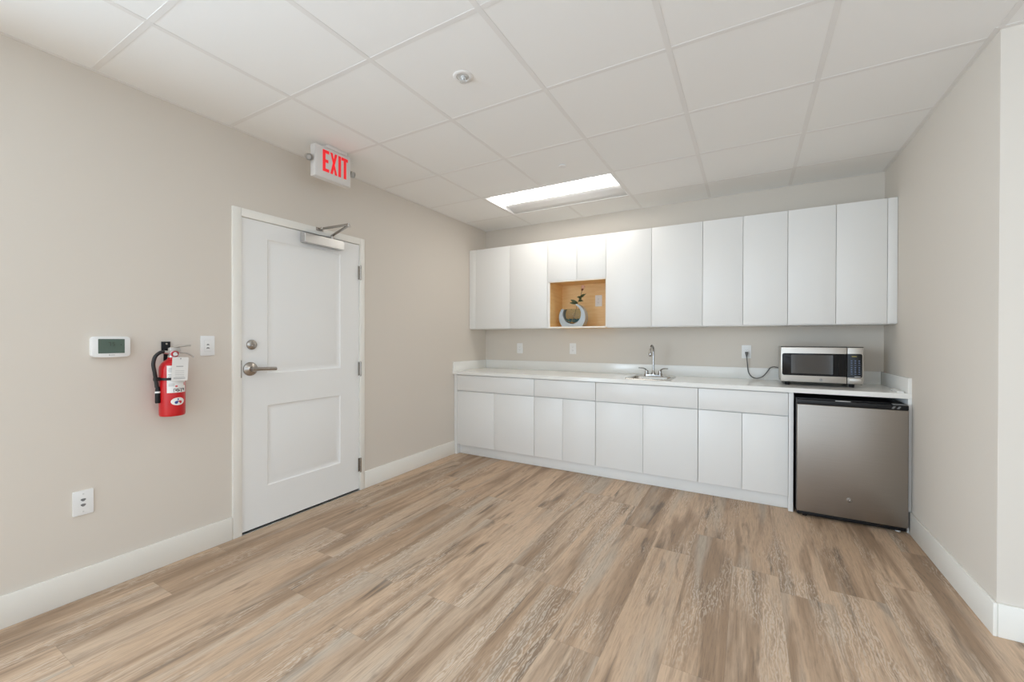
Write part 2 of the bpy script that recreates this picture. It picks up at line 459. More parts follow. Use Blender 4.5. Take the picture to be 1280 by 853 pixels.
# baseboards
def baseboard(name, segs):
    bm = BM()
    for a in segs: box(bm, *a, 0, .14, .003, 2)
    return struct(name, bm, TRIM)
bt = .014
baseboard('baseboard_left', [(0, bt, YB, DY0 - .055)])
baseboard('baseboard_left.001', [(0, bt, DY1 + .048, -.622)])
baseboard('baseboard_right', [(W - bt, W, YR - bt, -.650)])
baseboard('baseboard_front', [(W - bt + .0145, XF, YR - bt, YR)])

# ------------------------------------------------------------------ door
bm = BM(); cw = .052; px = .014
box(bm, -T, px, DY0 - cw, DY0, 0, DZ + cw, .0025); box(bm, -T, px, DY1, DY1 + .046, 0, DZ + cw, .0025); box(bm, -T, px, DY0, DY1, DZ, DZ + cw, .0025)
for a in ((DY0, DY0 + .016, 0, DZ), (DY1 - .016, DY1, 0, DZ)): box(bm, -.075, -.05, *a)
box(bm, -.075, -.05, DY0 + .016, DY1 - .016, DZ - .016, DZ)
fr = struct('trim_2', bm, TRIM)
bm = BM(); box(bm, .0005, .0150, DY0 - .006, DY0 - .0002, .995, 1.105, .001); obj('strike_plate', bm, NICKEL, fr, label='small grey latch strike plate')
bm = BM(); box(bm, -.11, -.012, DY0, DY1, .0, .006, .002); box(bm, -.012, .010, DY0, DY1, 0, .004, .0015)
struct('trim_3', bm, ALU)
bm = BM(); box(bm, -.118, -.08, DY0 - .01, DY1 + .01, .0, DZ + .01); struct('trim_4', bm, OUTSIDE)  # dark sheet closing the opening behind the door leaf

door = thing('door_1', 'white two-panel door in the left wall under the exit sign', 'door', (0, (DY0 + DY1) / 2, 0), 0, None, 'structure')
def rect_ring(bm, A, B):
    # A, B: (y0,y1,z0,z1,x); A the outer loop
    def L(q): y0, y1, z0, z1, x = q; return [(x, y0, z0), (x, y1, z0), (x, y1, z1), (x, y0, z1)]
    a, b_ = L(A), L(B)
    for k in range(4): quad(bm, [a[k], a[(k + 1) % 4], b_[(k + 1) % 4], b_[k]])
bm = BM()
LY0, LY1, LZ0, LZ1, LX = DY0 + .0035, DY1 - .0035, .016, DZ - .0035, .003
panels = [(-2.632, -2.066, 1.012, 1.898), (-2.632, -2.066, .268, .800)]
# front skin: stiles and rails
def fq(y0, y1, z0, z1): quad(bm, [(LX, y0, z0), (LX, y1, z0), (LX, y1, z1), (LX, y0, z1)])
P0, P1 = panels
fq(LY0, P0[0], LZ0, LZ1); fq(P0[1], LY1, LZ0, LZ1)
fq(P0[0], P0[1], LZ0, P1[2]); fq(P0[0], P0[1], P1[3], P0[2]); fq(P0[0], P0[1], P0[3], LZ1)
for y0, y1, z0, z1 in panels:
    steps = [(0, 0), (.004, -.0035), (.010, -.0065), (.018, -.0085), (.026, -.009), (.034, -.008), (.052, -.0035), (.060, -.002)]
    for (d0, e0), (d1, e1) in zip(steps, steps[1:]):
        rect_ring(bm, (y0 + d0, y1 - d0, z0 + d0, z1 - d0, LX + e0), (y0 + d1, y1 - d1, z0 + d1, z1 - d1, LX + e1))
    d, e = steps[-1]
    quad(bm, [(LX + e, y0 + d, z0 + d), (LX + e, y1 - d, z0 + d), (LX + e, y1 - d, z1 - d), (LX + e, y0 + d, z1 - d)])
rect_ring(bm, (LY0, LY1, LZ0, LZ1, LX), (LY0, LY1, LZ0, LZ1, -.042))
quad(bm, [(-.042, LY0, LZ0), (-.042, LY1, LZ0), (-.042, LY1, LZ1), (-.042, LY0, LZ1)])
bmesh.ops.remove_doubles(bm, verts=bm.verts, dist=.0001)
obj('door_leaf', bm, DOORP, door, angle=20)
bm = BM(); box(bm, -.035, -.002, LY0 + .002, LY1 - .002, .007, .0155); obj('door_sweep', bm, DARKGAP, door, label='dark seal strip under the door')  # fills the gap below the leaf, its shade put into the colour
for k, zc in enumerate((1.780, .996, .210)):
    bm = BM(); yc = DY1 - .001
    for q in range(5): lathe(bm, [(0, 0), (.0065, 0), (.0065, .0215), (0, .0215)], (.0205, yc, zc - .055 + q * .0222), n=14)
    lathe(bm, [(0, -.004), (.005, 0), (.005, .004), (0, .004)], (.0205, yc, zc - .058), n=12)
    lathe(bm, [(0, 0), (.005, 0), (.0035, .004), (0, .005)], (.0205, yc, zc + .056), n=12)
    box(bm, .0035, .0145, yc - .0022, yc + .0022, zc - .055, zc + .055)
    box(bm, .0032, .005, yc - .012, yc - .002, zc - .055, zc + .055)
    obj('hinge', bm, NICKEL, door)
# lever handle
hy, hz = -2.741, 1.047
bm = BM(); lathe(bm, [(.0445, .003), (.0445, .006), (.042, .011), (.034, .0155), (.024, .019), (.0165, .024), (.014, .050), (.0125, .056), (0, .056)], (0, hy, hz), (1, 0, 0), 40)
h = obj('door_handle', bm, NICKEL, door, label='satin nickel lever handle with round rose')
bm = BM(); path = smooth_path([(.055, hy - .016, hz), (.056, hy + .02, hz), (.056, hy + .07, hz - .001), (.054, hy + .137, hz - .004)])
tube(bm, path, .0125, 14, .95); obj('lever', bm, NICKEL, h)
bm = BM(); lathe(bm, [(.032, .003), (.032, .008), (.029, .014), (.022, .018), (0, .019)], (0, -2.733, 1.202), (1, 0, 0), 36)
d = obj('deadbolt', bm, NICKEL, door)
bm = BM(); prism(bm, rrect(-.015, .015, -.0045, .0045, .004), uvw((.018, -2.733, 1.199), (0, .96, .28), (0, -.28, .96), (1, 0, 0)), 0, .012, .001); obj('thumb_turn', bm, NICKEL, d)
# closer
bm = BM(); box(bm, .007, .062, -2.400, -2.075, 1.924, 1.990, .0015, 1)
cl = obj('door_closer', bm, CLOSER, door, label='silver door closer with folded arm')
bm = BM(); box(bm, .0031, .007, -2.398, -2.072, 1.930, 1.999, .001); obj('mounting_plate', bm, ALU, cl)
sp = Vector((.040, -2.165, 1.992)); el = Vector((.300, -2.226, 2.047)); sh = Vector((.034, -2.250, 2.050))
bm = BM(); lathe(bm, [(.016, 0), (.016, .010), (.011, .012), (.011, .030), (0, .030)], sp, n=20); tube(bm, [sp + Vector((0, 0, .026)), sp.lerp(el, .15) + Vector((0, 0, .024)), el], .011, 10, .7)
lathe(bm, [(.012, -.010), (.012, .012), (0, .012)], el, n=16); obj('arm', bm, NICKEL, cl)
bm = BM(); tube(bm, [el + Vector((0, 0, .006)), sh + Vector((.02, 0, .002))], .0085, 10); obj('forearm', bm, NICKEL, cl)
bm = BM(); box(bm, .0145, .0185, -2.285, -2.225, 2.036, 2.060, .0015); box(bm, .018, .045, -2.262, -2.238, 2.042, 2.047, .001); lathe(bm, [(.009, -.008), (.009, .012), (0, .012)], sh + Vector((.004, 0, 0)), n=16); obj('bracket', bm, NICKEL, cl)

# ------------------------------------------------------------------ exit sign on the ceiling by the left wall
EX = .33; ey0, ey1, ez0, ez1 = -2.510, -2.232, 2.306, 2.514
ex = thing('exit_sign', 'white ceiling-hung exit sign with red letters above the door', 'exit sign', (.305, (ey0 + ey1) / 2, H))
bm = BM(); box(bm, EX - .052, EX - .004, ey0, ey1, ez0, ez1, .004); obj('housing', bm, EXITW, ex)
bm = BM(); box(bm, EX - .004, EX, ey0 + .006, ey1 - .006, ez0 + .005, ez1 - .005, .0015)
fp = obj('face_plate', bm, EXITW, ex)
bm = BM(); lw = .0205; zt, zb = 2.492, 2.350; f = uvw((EX - .001, 0, 0), (0, 1, 0), (0, 0, 1), (1, 0, 0))
def letter(polys):
    for p in polys: prism(bm, p, f, 0, .0022)
def R_(a, b_, c, d_): return [(a, c), (b_, c), (b_, d_), (a, d_)]
y = -2.456
letter([R_(y, y + lw, zb, zt), R_(y + lw, y + .048, zt - lw, zt), R_(y + lw, y + .042, (zb + zt) / 2 - lw / 2, (zb + zt) / 2 + lw / 2), R_(y + lw, y + .048, zb, zb + lw)])
y = -2.399; w = .054; s = .018
letter([[(y, zb), (y + s, zb), (y + w, zt), (y + w - s, zt)]])
zc = (zb + zt) / 2
letter([[(y, zt), (y + s, zt), (y + w / 2 + .004, zc + .010), (y + w / 2 - .0055, zc - .0005)], [(y + w - s, zb), (y + w, zb), (y + w / 2 + .0055, zc + .0005), (y + w / 2 - .004, zc - .010)]])
y = -2.336; letter([R_(y, y + lw, zb, zt)])
y = -2.311; letter([R_(y, y + .052, zt - lw, zt), R_(y + .0178, y + .0178 + lw, zb, zt - lw)])
obj('lettering', bm, EXITRED, fp, label='red lit EXIT letters')
bm = BM(); box(bm, EX - .056, EX + .002, -2.425, -2.262, ez1 - .001, H, .004); obj('canopy', bm, EXITW, ex)
for yy, sgn in ((ey0, -1), (ey1, 1)):
    bm = BM(); c = Vector((EX - .024, yy + sgn * .030, 2.414))
    tube(bm, [(EX - .028, yy - sgn * .002, 2.414), (EX - .028, yy + sgn * .020, 2.414)], .008, 12)
    ax = Vector((.80, sgn * .18, -.45)).normalized()
    lathe(bm, [(0, -.030), (.014, -.028), (.020, -.015), (.0225, 0), (.0225, .010), (.0195, .010), (.0195, .006)], c, ax, 24, cap=False)
    lp = obj('emergency_lamp', bm, ALU, ex, label='small round emergency lamp head')
    bm = BM(); lathe(bm, [(.0194, .004), (.015, .008), (0, .0095)], c, ax, 24, cap=False); obj('lamp_lens', bm, LAMPL, lp)

# ------------------------------------------------------------------ left-wall fittings
# thermostat
th = thing('thermostat', 'white thermostat with a dark green screen, left of the extinguisher', 'thermostat', (0, -3.413, 1.2))
fL = uvw((0, -3.413, 1.2), (0, 1, 0), (0, 0, 1), (1, 0, 0))
def bow(hw, hh, b_, n=8):
    """rectangle with slightly bowed sides and round corners"""
    base = rrect(-hw, hw, -hh, hh, .012, 5); out = []
    for u, v in base: out.append((u + math.copysign(b_ * (1 - (v / hh) ** 2), u), v))
    # subdivide top and bottom for the bow
    res = []
    for (a, c) in zip(out, out[1:] + out[:1]):
        res.append(a)
        if abs(a[0] - c[0]) > .05:
            for k in range(1, n): t = k / n; res.append((a[0] + (c[0] - a[0]) * t, a[1] + (c[1] - a[1]) * t))
    return [(u, v + math.copysign(b_ * max(0, 1 - (u / hw) ** 2), v)) for u, v in res]
bm = BM(); prism(bm, bow(.072, .049, .003), fL, 0, .026, .004); body = obj('housing', bm, WHITEP, th)
bm = BM(); prism(bm, rrect(-.0495, .0495, -.0325, .0385, .002), fL, .0255, .0268); scn = obj('screen', bm, LCD, th, label='dark green display')
def seg7(ch, u, v, w, h, t, f, w0, w1):
    segs = {'7': 'abc', '5': 'afgcd', '2': 'abged'}[ch]
    Q = {'a': (u, u + w, v + h - t, v + h), 'g': (u, u + w, v + h / 2 - t / 2, v + h / 2 + t / 2), 'd': (u, u + w, v, v + t),
         'f': (u, u + t, v + h / 2, v + h), 'b': (u + w - t, u + w, v + h / 2, v + h), 'e': (u, u + t, v, v + h / 2), 'c': (u + w - t, u + w, v, v + h / 2)}
    for s_ in segs: a, b_, c, d_ = Q[s_]; prism(bm, [(a, c), (b_, c), (b_, d_), (a, d_)], f, w0, w1)
for ch, u_ in (('7', -.012), ('5', .003)):
    bm = BM(); seg7(ch, u_, .004, .009, .019, .0026, fL, .0266, .0271); obj('digit', bm, LCDINK, scn)
bm = BM(); prism(bm, rrect(.034, .037, .006, .014, .001), fL, .0266, .0271); obj('display_mark', bm, LCDINK, scn)
bm = BM(); prism(bm, rrect(-.0105, -.0055, -.0435, -.0385, .002), fL, .0258, .0264); prism(bm, rrect(-.004, .0125, -.0422, -.0398, .0005), fL, .0258, .0264); obj('maker_mark', bm, INKG, th)

# fire extinguisher
ec = Vector((.078, -3.184, 0)); ER = .0565
fe = thing('fire_extinguisher', 'red fire extinguisher hanging on a wall bracket beside the thermostat', 'fire extinguisher', (.078, -3.184, .829))
bm = BM(); lathe(bm, [(0, .835), (.050, .835), (.053, .829), (.0555, .833), (ER, .842), (ER, 1.075), (.0545, 1.092), (.047, 1.108), (.034, 1.122), (.022, 1.130), (.019, 1.142), (0, 1.142)], ec, n=48); obj('cylinder', bm, RED, fe)
az = .04
bm = BM(); cylpatch(bm, ER + .0007, az, 1.026, .046, .072, ec); lb = obj('label_sheet', bm, PAPER, fe, label='white instruction label')
bm = BM()
bm.free()
for zs in (((1.082, .012), (1.074, .014), (1.066, .013)), ((1.052, .014), (1.044, .012), (1.036, .014)), ((1.0, .013), (.992, .013))):
    bm = BM()
    for z, hw in zs: cylpatch(bm, ER + .0011, az - .46, z, hw, .0016, ec)
    obj('print_block', bm, INKG, lb)
bm = BM(); cylpatch(bm, ER + .0012, az - .12, 1.089, .012, .006, ec); obj('orange_mark', bm, ORANGE, lb)
bm = BM(); cylpatch(bm, ER + .0012, az - .1, .988, .005, .004, ec); obj('red_mark', bm, REDP, lb)
bm = BM(); cylpatch(bm, ER + .0012, az + .62, .998, .003, .008, ec); obj('red_mark', bm, REDP, lb)
for k in range(3):
    bm = BM(); a = az - .16 + k * .31; z = .966; hw, hh, t = .0078, .0088, .0011
    cylpatch(bm, ER + .0012, a, z + hh, hw, t, ec); cylpatch(bm, ER + .0012, a - hw / ER, z, t, hh, ec); cylpatch(bm, ER + .0012, a + hw / ER, z, t, hh, ec)
    cylpatch(bm, ER + .0012, a + (.03, -.03, .04)[k], z + (.001, -.001, .003)[k], .0035, .0045, ec, ellipse=True)
    obj('pictogram', bm, INK, lb)

bm = BM(); cylpatch(bm, ER + .0008, .07, .907, .0318, .0205, ec, True); em = obj('emblem', bm, PAPER, fe, label='white oval badge')
bm = BM(); cylpatch(bm, ER + .0013, .07 - .14, .902, .0075, .0075, ec, True); cylpatch(bm, ER + .0013, .07, .918, .0035, .0045, ec, True); cylpatch(bm, ER + .0013, .07 - .06, .907, .005, .004, ec, True); obj('blue_figure', bm, BLUE, em)
bm = BM(); cylpatch(bm, ER + .0013, .07 + .2, .903, .006, .0075, ec, True); cylpatch(bm, ER + .0013, .07 + .1, .907, .005, .004, ec, True); obj('red_figure', bm, REDP, em)
# strap and bracket
bm = BM(); lathe(bm, [(ER + .0005, 1.021), (ER + .0030, 1.021), (ER + .0030, 1.034), (ER + .0005, 1.034), (ER + .0005, 1.021)], ec, n=48, cap=False)
box(bm, .060, .092, -3.262, -3.240, 1.018, 1.037, .003); obj('strap', bm, BLACK, fe)
bm = BM(); prism(bm, [(-3.194, .88), (-3.174, .88), (-3.174, 1.165), (-3.164, 1.168), (-3.164, 1.224), (-3.204, 1.224), (-3.204, 1.168), (-3.194, 1.165)], uvw((0, 0, 0), (0, 1, 0), (0, 0, 1), (1, 0, 0)), .0005, .006, .001); box(bm, .006, .030, -3.196, -3.172, 1.176, 1.186, .002)
br = obj('wall_bracket', bm, BLACK, fe)
bm = BM(); lathe(bm, [(.006, 0), (.005, .003), (0, .0035)], (.006, -3.182, 1.212), (1, 0, 0), 16); obj('screw', bm, NICKEL, br)
# valve, levers, gauge
bm = BM(); lathe(bm, [(.0195, 1.140), (.0195, 1.150), (.016, 1.153), (.016, 1.172), (.013, 1.178), (0, 1.178)], ec, n=24)
tube(bm, [ec + Vector((0, 0, 1.163)), ec + Vector((.004, -.038, 1.169))], [.011, .009], 14); box(bm, .066, .092, -3.200, -3.150, 1.170, 1.192, .004); vl = obj('valve', bm, ALU, fe)
bm = BM(); tube(bm, smooth_path([(.085, -3.196, 1.190), (.088, -3.160, 1.197), (.090, -3.104, 1.203)]), .0052, 10, .9); obj('lever', bm, ALU, vl)
bm = BM(); tube(bm, smooth_path([(.085, -3.178, 1.176), (.090, -3.150, 1.166), (.092, -3.118, 1.158), (.092, -3.090, 1.139)]), .0045, 10, .9); obj('carrying_handle', bm, ALU, vl)
bm = BM(); lathe(bm, [(.0165, 0), (.0165, .012), (.0145, .0135)], (.092, -3.180, 1.157), (1, 0, .08), 28, cap=False); lathe(bm, [(.0155, .004), (0, .004)], (.092, -3.180, 1.157), (1, 0, .08), 28, cap=False); gg = obj('gauge', bm, REDP, vl, label='round pressure gauge')
bm = BM(); lathe(bm, [(.0105, .0125), (0, .0128)], (.092, -3.180, 1.157), (1, 0, .08), 24, cap=False); obj('gauge_face', bm, PAPER, gg)
bm = BM(); hp = smooth_path([(.082, -3.222, 1.170), (.086, -3.240, 1.167), (.09, -3.262, 1.146), (.09, -3.270, 1.108), (.088, -3.264, 1.065), (.082, -3.257, 1.028), (.080, -3.252, .985)])
tube(bm, hp, .0088, 14); hs = obj('hose', bm, RUBBER, fe, label='black curved discharge hose')
bm = BM(); lathe(bm, [(.0105, 0), (.0115, .004), (.0115, .062), (.0095, .085), (0, .085)], (.080, -3.248, .902), n=20); obj('nozzle', bm, BLACK, hs)
bm = BM(); lathe(bm, [(.0118, .955), (.0118, .964)], (.080, -3.248, 0), n=20, cap=False); obj('band', bm, PAPER, hs, label='white band round the nozzle')
# inspection tag
tf = uvw((.146, -3.176, 1.079), (-.06, .996, -.04), (.02, .04, 1), (1, .06, -.02))
bm = BM(); prism(bm, rrect(-.037, .037, -.063, .063, .006), tf, 0, .0012); tg = obj('inspection_tag', bm, PAPER, fe, label='white paper tag with grey print')
bm = BM(); prism(bm, rrect(-.018, .014, .012, .0165, .0005), tf, .0012, .0016)
for v in (-.052, -.047): prism(bm, rrect(-.028, .026, v, v + .0025, .0005), tf, .0012, .0016)
for v in (-.010, -.020, -.030, -.040): prism(bm, rrect(-.022, .02, v, v + .0014, .0003), tf, .0012, .0016)
obj('tag_print', bm, INKG, tg)
bm = BM(); tube(bm, smooth_path([tf(0, .056, .002), (.135, -3.178, 1.150), (.112, -3.178, 1.165)]), .0012, 6); lathe(bm, [(.0035, 0), (.0035, .0018), (0, .0018)], tf(0, .055, .001), (1, 0, 0), 12); obj('tag_string', bm, INKG, tg)

# wall plates -------------------------------------------------------
def plate_thing(name, label, cat, loc, rotz, kind, hw=.036, hh=.058, group=None):
    """local axes: x to the right along the wall, -y out of the wall"""
    t = thing(name, label, cat, loc, rotz, group); fl = uvw((0, 0, 0), (1, 0, 0), (0, 0, 1), (0, -1, 0))
    bm = BM(); prism(bm, rrect(-hw, hw, -hh, hh, .004), fl, 0, .006, .002); obj('cover_plate', bm, WHITEP, t, world=False)
    if kind in ('outlet', 'switch'):
        bm = BM(); prism(bm, rrect(-.0168, .0168, -.0335, .0335, .002), fl, .005, .0085, .001); fc = obj('outlet_face' if kind == 'outlet' else 'rocker', bm, WHITEP if kind == 'outlet' else WHITEP, t, world=False)
        bm = BM()
        if kind == 'outlet':
            for zc in (.017, -.017):
                prism(bm, rrect(-.0075, -.0055, zc - .002, zc + .006, .0005), fl, .0083, .0087); prism(bm, rrect(.0055, .0075, zc - .002, zc + .005, .0005), fl, .0083, .0087)
                prism(bm, rrect(-.0022, .0022, zc - .0095, zc - .005, .002), fl, .0083, .0087)
            obj('slots', bm, GREY, fc, world=False)
        else:
            for zc in (.007, -.013):
                w0 = .008 if zc > 0 else .010
                prism(bm, [(-w0, zc - .004), (w0, zc - .004), (w0 * .4, zc + .004), (-w0 * .4, zc + .004)], fl, .0083, .0092)
            obj('dimmer_button', bm, GREY, fc, world=False)
        bm = BM()
        ringo = rrect(-.0178, .0178, -.0345, .0345, .0025); prism(bm, ringo, fl, .0055, .0064); obj('surround', bm, WHITEP2, t, world=False)
    else:
        for zc in (.013, -.012):
            bm = BM(); prism(bm, [(-.009, zc + .005), (-.004, zc + .007), (.004, zc + .007), (.009, zc + .005), (.009, zc), (.003, zc - .006), (-.003, zc - .006), (-.009, zc)], fl, .0055, .0068); obj('jack', bm, GREY, t, world=False)
        for zc in (.042, -.042):
            bm = BM(); lathe(bm, [(.0035, .0058), (.003, .0072), (0, .0074)], (0, 0, zc), (0, -1, 0), 14); obj('screw', bm, WHITEP2, t, world=False)
    return t
plate_thing('light_switch', 'white dimmer switch plate between the extinguisher and the door', 'light switch', (0, -2.982, 1.199), PI / 2, 'switch')
plate_thing('jack_plate', 'white wall plate with two jacks low on the left wall', 'wall plate', (0, -3.511, .454), PI / 2, 'jack')
OG = 'outlets on the back wall'
pl = plate_thing('wall_outlet', 'white outlet above the counter, nearest the left wall corner', 'outlet', (.473, 0, 1.135), 0, 'outlet', group=OG)
dup(pl, 'wall_outlet', (1.124, 0, 1.138), 0, 'white outlet above the counter, straight below the vase niche', OG)
dup(pl, 'wall_outlet', (2.753, 0, 1.132), 0, 'white outlet with the microwave cord plugged in', OG)
dup(pl, 'wall_outlet', (1.413, -.0155, 1.640), 0, 'white outlet on the wooden back of the niche beside the vase', OG)

# ------------------------------------------------------------------ upper cabinets
UZ0, UZ1, UF, UD = 1.352, 2.246, -.340, .019
def slab(bm, x0, x1, z0, z1, yf, th=.019): box(bm, x0, x1, yf, yf + th, z0, z1, .0012, 2)
def upper(x0, xm, x1, label, left_fill=None, right_fill=None):
    t = thing('wall_cabinet', label, 'wall cabinet', (x0, 0, UZ0), 0, 'white wall cabinets above the counter')
    a = left_fill if left_fill is not None else x0; c = right_fill if right_fill is not None else x1
    bm = BM(); box(bm, x0 + .0008, x1 - .0008, UF + UD + .002, -.0005, UZ0, UZ1); obj('body', bm, CAB, t)
    g = .0014
    bm = BM(); slab(bm, a + g, xm - g, UZ0 + .006, UZ1 - .001, UF); obj('door', bm, CAB, t)
    bm = BM(); slab(bm, xm + g, c - g, UZ0 + .006, UZ1 - .001, UF); obj('door', bm, CAB, t)
    if left_fill is not None: bm = BM(); slab(bm, x0 + .0008, a - g, UZ0 + .004, UZ1 - .001, UF + .001); obj('filler_strip', bm, CAB, t)
    if right_fill is not None: bm = BM(); slab(bm, c + g, x1 - .0008, UZ0 + .004, UZ1 - .001, UF + .001); obj('filler_strip', bm, CAB, t)
    return t
upper(.001, .529, .975, 'white two-door wall cabinet in the left corner, left of the vase niche', left_fill=.082)
upper(1.587, 2.006, 2.427, 'wide white wall cabinet just right of the vase niche')
upper(2.427, 2.728, 3.033, 'narrow white wall cabinet, second from the right wall')
upper(3.033, 3.333, 3.679, 'white wall cabinet against the right wall, above the microwave', right_fill=3.624)
# middle unit with an open wooden niche
nt_ = thing('wall_cabinet', 'short white wall cabinet with an open wooden niche holding a vase', 'wall cabinet', (.975, 0, UZ0), 0, 'white wall cabinets above the counter')
NZ = 1.822; nx0, nx1, nz0 = 1.003, 1.584, 1.366
bm = BM(); box(bm, .9758, 1.5862, UF + UD + .002, -.0005, NZ + .016, UZ1); obj('body', bm, CAB, nt_)
bm = BM(); slab(bm, .9764, 1.294 - .0014, NZ + .004, UZ1 - .001, UF); obj('door', bm, CAB, nt_)
bm = BM(); slab(bm, 1.294 + .0014, 1.5856, NZ + .004, UZ1 - .001, UF); obj('door', bm, CAB, nt_)
bm = BM(); box(bm, .9758, nx0 - .006, UF + .004, -.0005, UZ0, NZ + .016); obj('side_panel', bm, CAB, nt_)
bm = BM()
box(bm, nx0 - .006, nx0, UF + .006, -.001, nz0, NZ); box(bm, nx1, 1.5862, UF + .006, -.001, nz0, NZ)
box(bm, nx0 - .006, 1.5862, UF + .006, -.001, NZ, NZ + .016); box(bm, nx0, nx1, -.015, -.001, nz0, NZ); box(bm, nx0 - .006, 1.5862, UF + .006, -.001, UZ0 + .002, nz0)
ni = obj('niche', bm, BIRCH, nt_, label='open birch plywood niche')
bm = BM()
box(bm, nx0 - .0065, nx0 + .0025, UF + .002, UF + .006, nz0, NZ); box(bm, nx1 - .001, 1.5862, UF + .002, UF + .006, nz0, NZ); box(bm, nx0 - .0065, 1.5862, UF + .002, UF + .006, UZ0, nz0); box(bm, nx0 - .0065, 1.5862, UF + .002, UF + .006, NZ - .006, NZ + .003)
obj('edge_strip', bm, EDGE, ni, label='pale edge banding around the niche')

# ------------------------------------------------------------------ base cabinets
BF = -.620; BZ0, BZ1 = .104, .855; DZ0 = .686
def base(x0, xm, x1, label, fill=None):
    t = thing('base_cabinet', label, 'base cabinet', (x0, 0, BZ0), 0, 'white base cabinets under the counter')
    a = fill if fill is not None else x0
    yb = BF + .021
    bm = BM()                                                     # hollow carcass
    box(bm, a + .0008, a + .018, yb, -.0005, BZ0, BZ1 + .006); box(bm, x1 - .018, x1 - .0008, yb, -.0005, BZ0, BZ1 + .006)
    box(bm, a + .018, x1 - .018, yb, -.0005, BZ0, BZ0 + .018); box(bm, a + .018, x1 - .018, -.012, -.0005, BZ0 + .018, BZ1 + .006)
    box(bm, a + .018, x1 - .018, yb, yb + .018, DZ0 - .03, DZ0 + .02)
    box(bm, a + .018, x1 - .018, yb, yb + .018, BZ1 - .02, BZ1 + .006)
    box(bm, xm - .02, xm + .02, yb, yb + .018, BZ0 + .018, DZ0 - .03)
    obj('body', bm, CABIN, t)
    g = .0022
    bm = BM(); slab(bm, a + g, x1 - g, DZ0 + .003, BZ1 - .002, BF); obj('drawer_front', bm, CAB, t)
    bm = BM(); slab(bm, a + g, xm - .0012, BZ0 + .002, DZ0 - .004, BF); obj('door', bm, CAB, t)
    bm = BM(); slab(bm, xm + .0012, x1 - g, BZ0 + .002, DZ0 - .004, BF); obj('door', bm, CAB, t)
    if fill is not None:
        bm = BM(); box(bm, x0 + .0008, fill - .001, BF - .001, -.0005, .0, BZ1 + .006, .001); obj('end_panel', bm, CAB, t)
    return t
base(.001, .510, .968, 'white base cabinet against the left wall, with end panel', fill=.040)
base(.968, 1.264, 1.581, 'narrow white base cabinet, second from the left wall')
base(1.581, 1.996, 2.423, 'wide white base cabinet under the sink')
base(2.423, 2.729, 3.024, 'white base cabinet beside the small fridge')
bm = BM(); box(bm, 3.0245, 3.0535, BF - .003, -.0005, 0, .8615, .0012)
o = obj('side_panel', bm, CAB, origin=(3.039, -.31, 0)); tag(o, 'white upright panel between the base cabinets and the fridge', 'cabinet panel', 'fridge bay panels'); o.name = 'cabinet_panel'
bm = BM(); box(bm, 3.6605, 3.6795, -.649, -.0005, 0, .8615, .0012)
o = obj('cabinet_panel', bm, CAB, origin=(3.67, -.31, 0)); tag(o, 'white upright panel between the fridge and the right wall', 'cabinet panel', 'fridge bay panels')
bm = BM(); box(bm, .0405, 3.024, -.566, -.550, 0, BZ0 - .001, .001)
o = obj('toe_kick', bm, CAB, origin=(1.53, -.558, 0)); tag(o, 'long white recessed toe kick board under the base cabinets', 'toe kick')

# countertop with splashes, sink cut-out
CT0, CT1, CF = .862, .895, -.650
SX0, SX1, SY0, SY1 = 1.815, 2.200, -.540, -.165           # sink rim
hx0, hx1, hy0, hy1 = SX0 + .018, SX1 - .018, SY0 + .018, SY1 - .018
ct = thing('countertop', 'long white quartz countertop with upstands over the base cabinets', 'countertop', (W / 2, -.32, CT0))
bm = BM()
box(bm, .001, hx0, CF, -.0005, CT0, CT1); box(bm, hx1, W - .001, CF, -.0005, CT0, CT1)
box(bm, hx0, hx1, CF, hy0, CT0, CT1); box(bm, hx0, hx1, hy1, -.0005, CT0, CT1)
obj('worktop', bm, QUARTZ, ct)
bm = BM(); box(bm, .0202, W - .0202, -.0195, -.0005, CT1, .993, .001); obj('back_splash', bm, QUARTZ, ct)
bm = BM(); box(bm, .0008, .0200, CF + .002, -.0005, CT1, .993, .001); obj('side_splash', bm, QUARTZ, ct)
bm = BM(); box(bm, W - .0200, W - .0008, CF + .002, -.0005, CT1, .993, .001); obj('side_splash', bm, QUARTZ, ct)

# sink
sk = thing('sink', 'small stainless steel drop-in sink in the white countertop', 'sink', ((SX0 + SX1) / 2, (SY0 + SY1) / 2, CT1))
bm = BM(); bx0, bx1, by0, by1 = SX0 + .032, SX1 - .032, SY0 + .030, SY1 - .085
def loop(bm, pts, z): return [bm.verts.new((x, y, z)) for x, y in pts]
def bridge(bm, A, B):
    n = len(A)
    for k in range(n): bm.faces.new([A[k], A[(k + 1) % n], B[(k + 1) % n], B[k]])
nn = 6
outer = rrect(SX0, SX1, SY0, SY1, .030, nn); out2 = rrect(SX0 + .003, SX1 - .003, SY0 + .003, SY1 - .003, .028, nn)
inn0 = rrect(bx0, bx1, by0, by1, .045, nn); inn1 = rrect(bx0 + .004, bx1 - .004, by0 + .004, by1 - .004, .043, nn)
inn2 = rrect(bx0 + .014, bx1 - .014, by0 + .014, by1 - .014, .04, nn); inn3 = rrect(bx0 + .035, bx1 - .035, by0 + .035, by1 - .035, .03, nn)
Ls = [loop(bm, outer, CT1 + .0004), loop(bm, out2, CT1 + .0045), loop(bm, inn0, CT1 + .0040), loop(bm, inn1, CT1 - .004), loop(bm, inn2, CT1 - .125), loop(bm, inn3, CT1 - .142)]
for A, B in zip(Ls, Ls[1:]): bridge(bm, A, B)
bm.faces.new(Ls[-1])
obj('basin', bm, SINKM, sk)
bm = BM(); lathe(bm, [(.042, .0012), (.038, .003), (.030, .0005), (.012, -.002), (0, -.002)], ((bx0 + bx1) / 2, (by0 + by1) / 2, CT1 - .1405), n=28); obj('drain', bm, CHROME, sk)

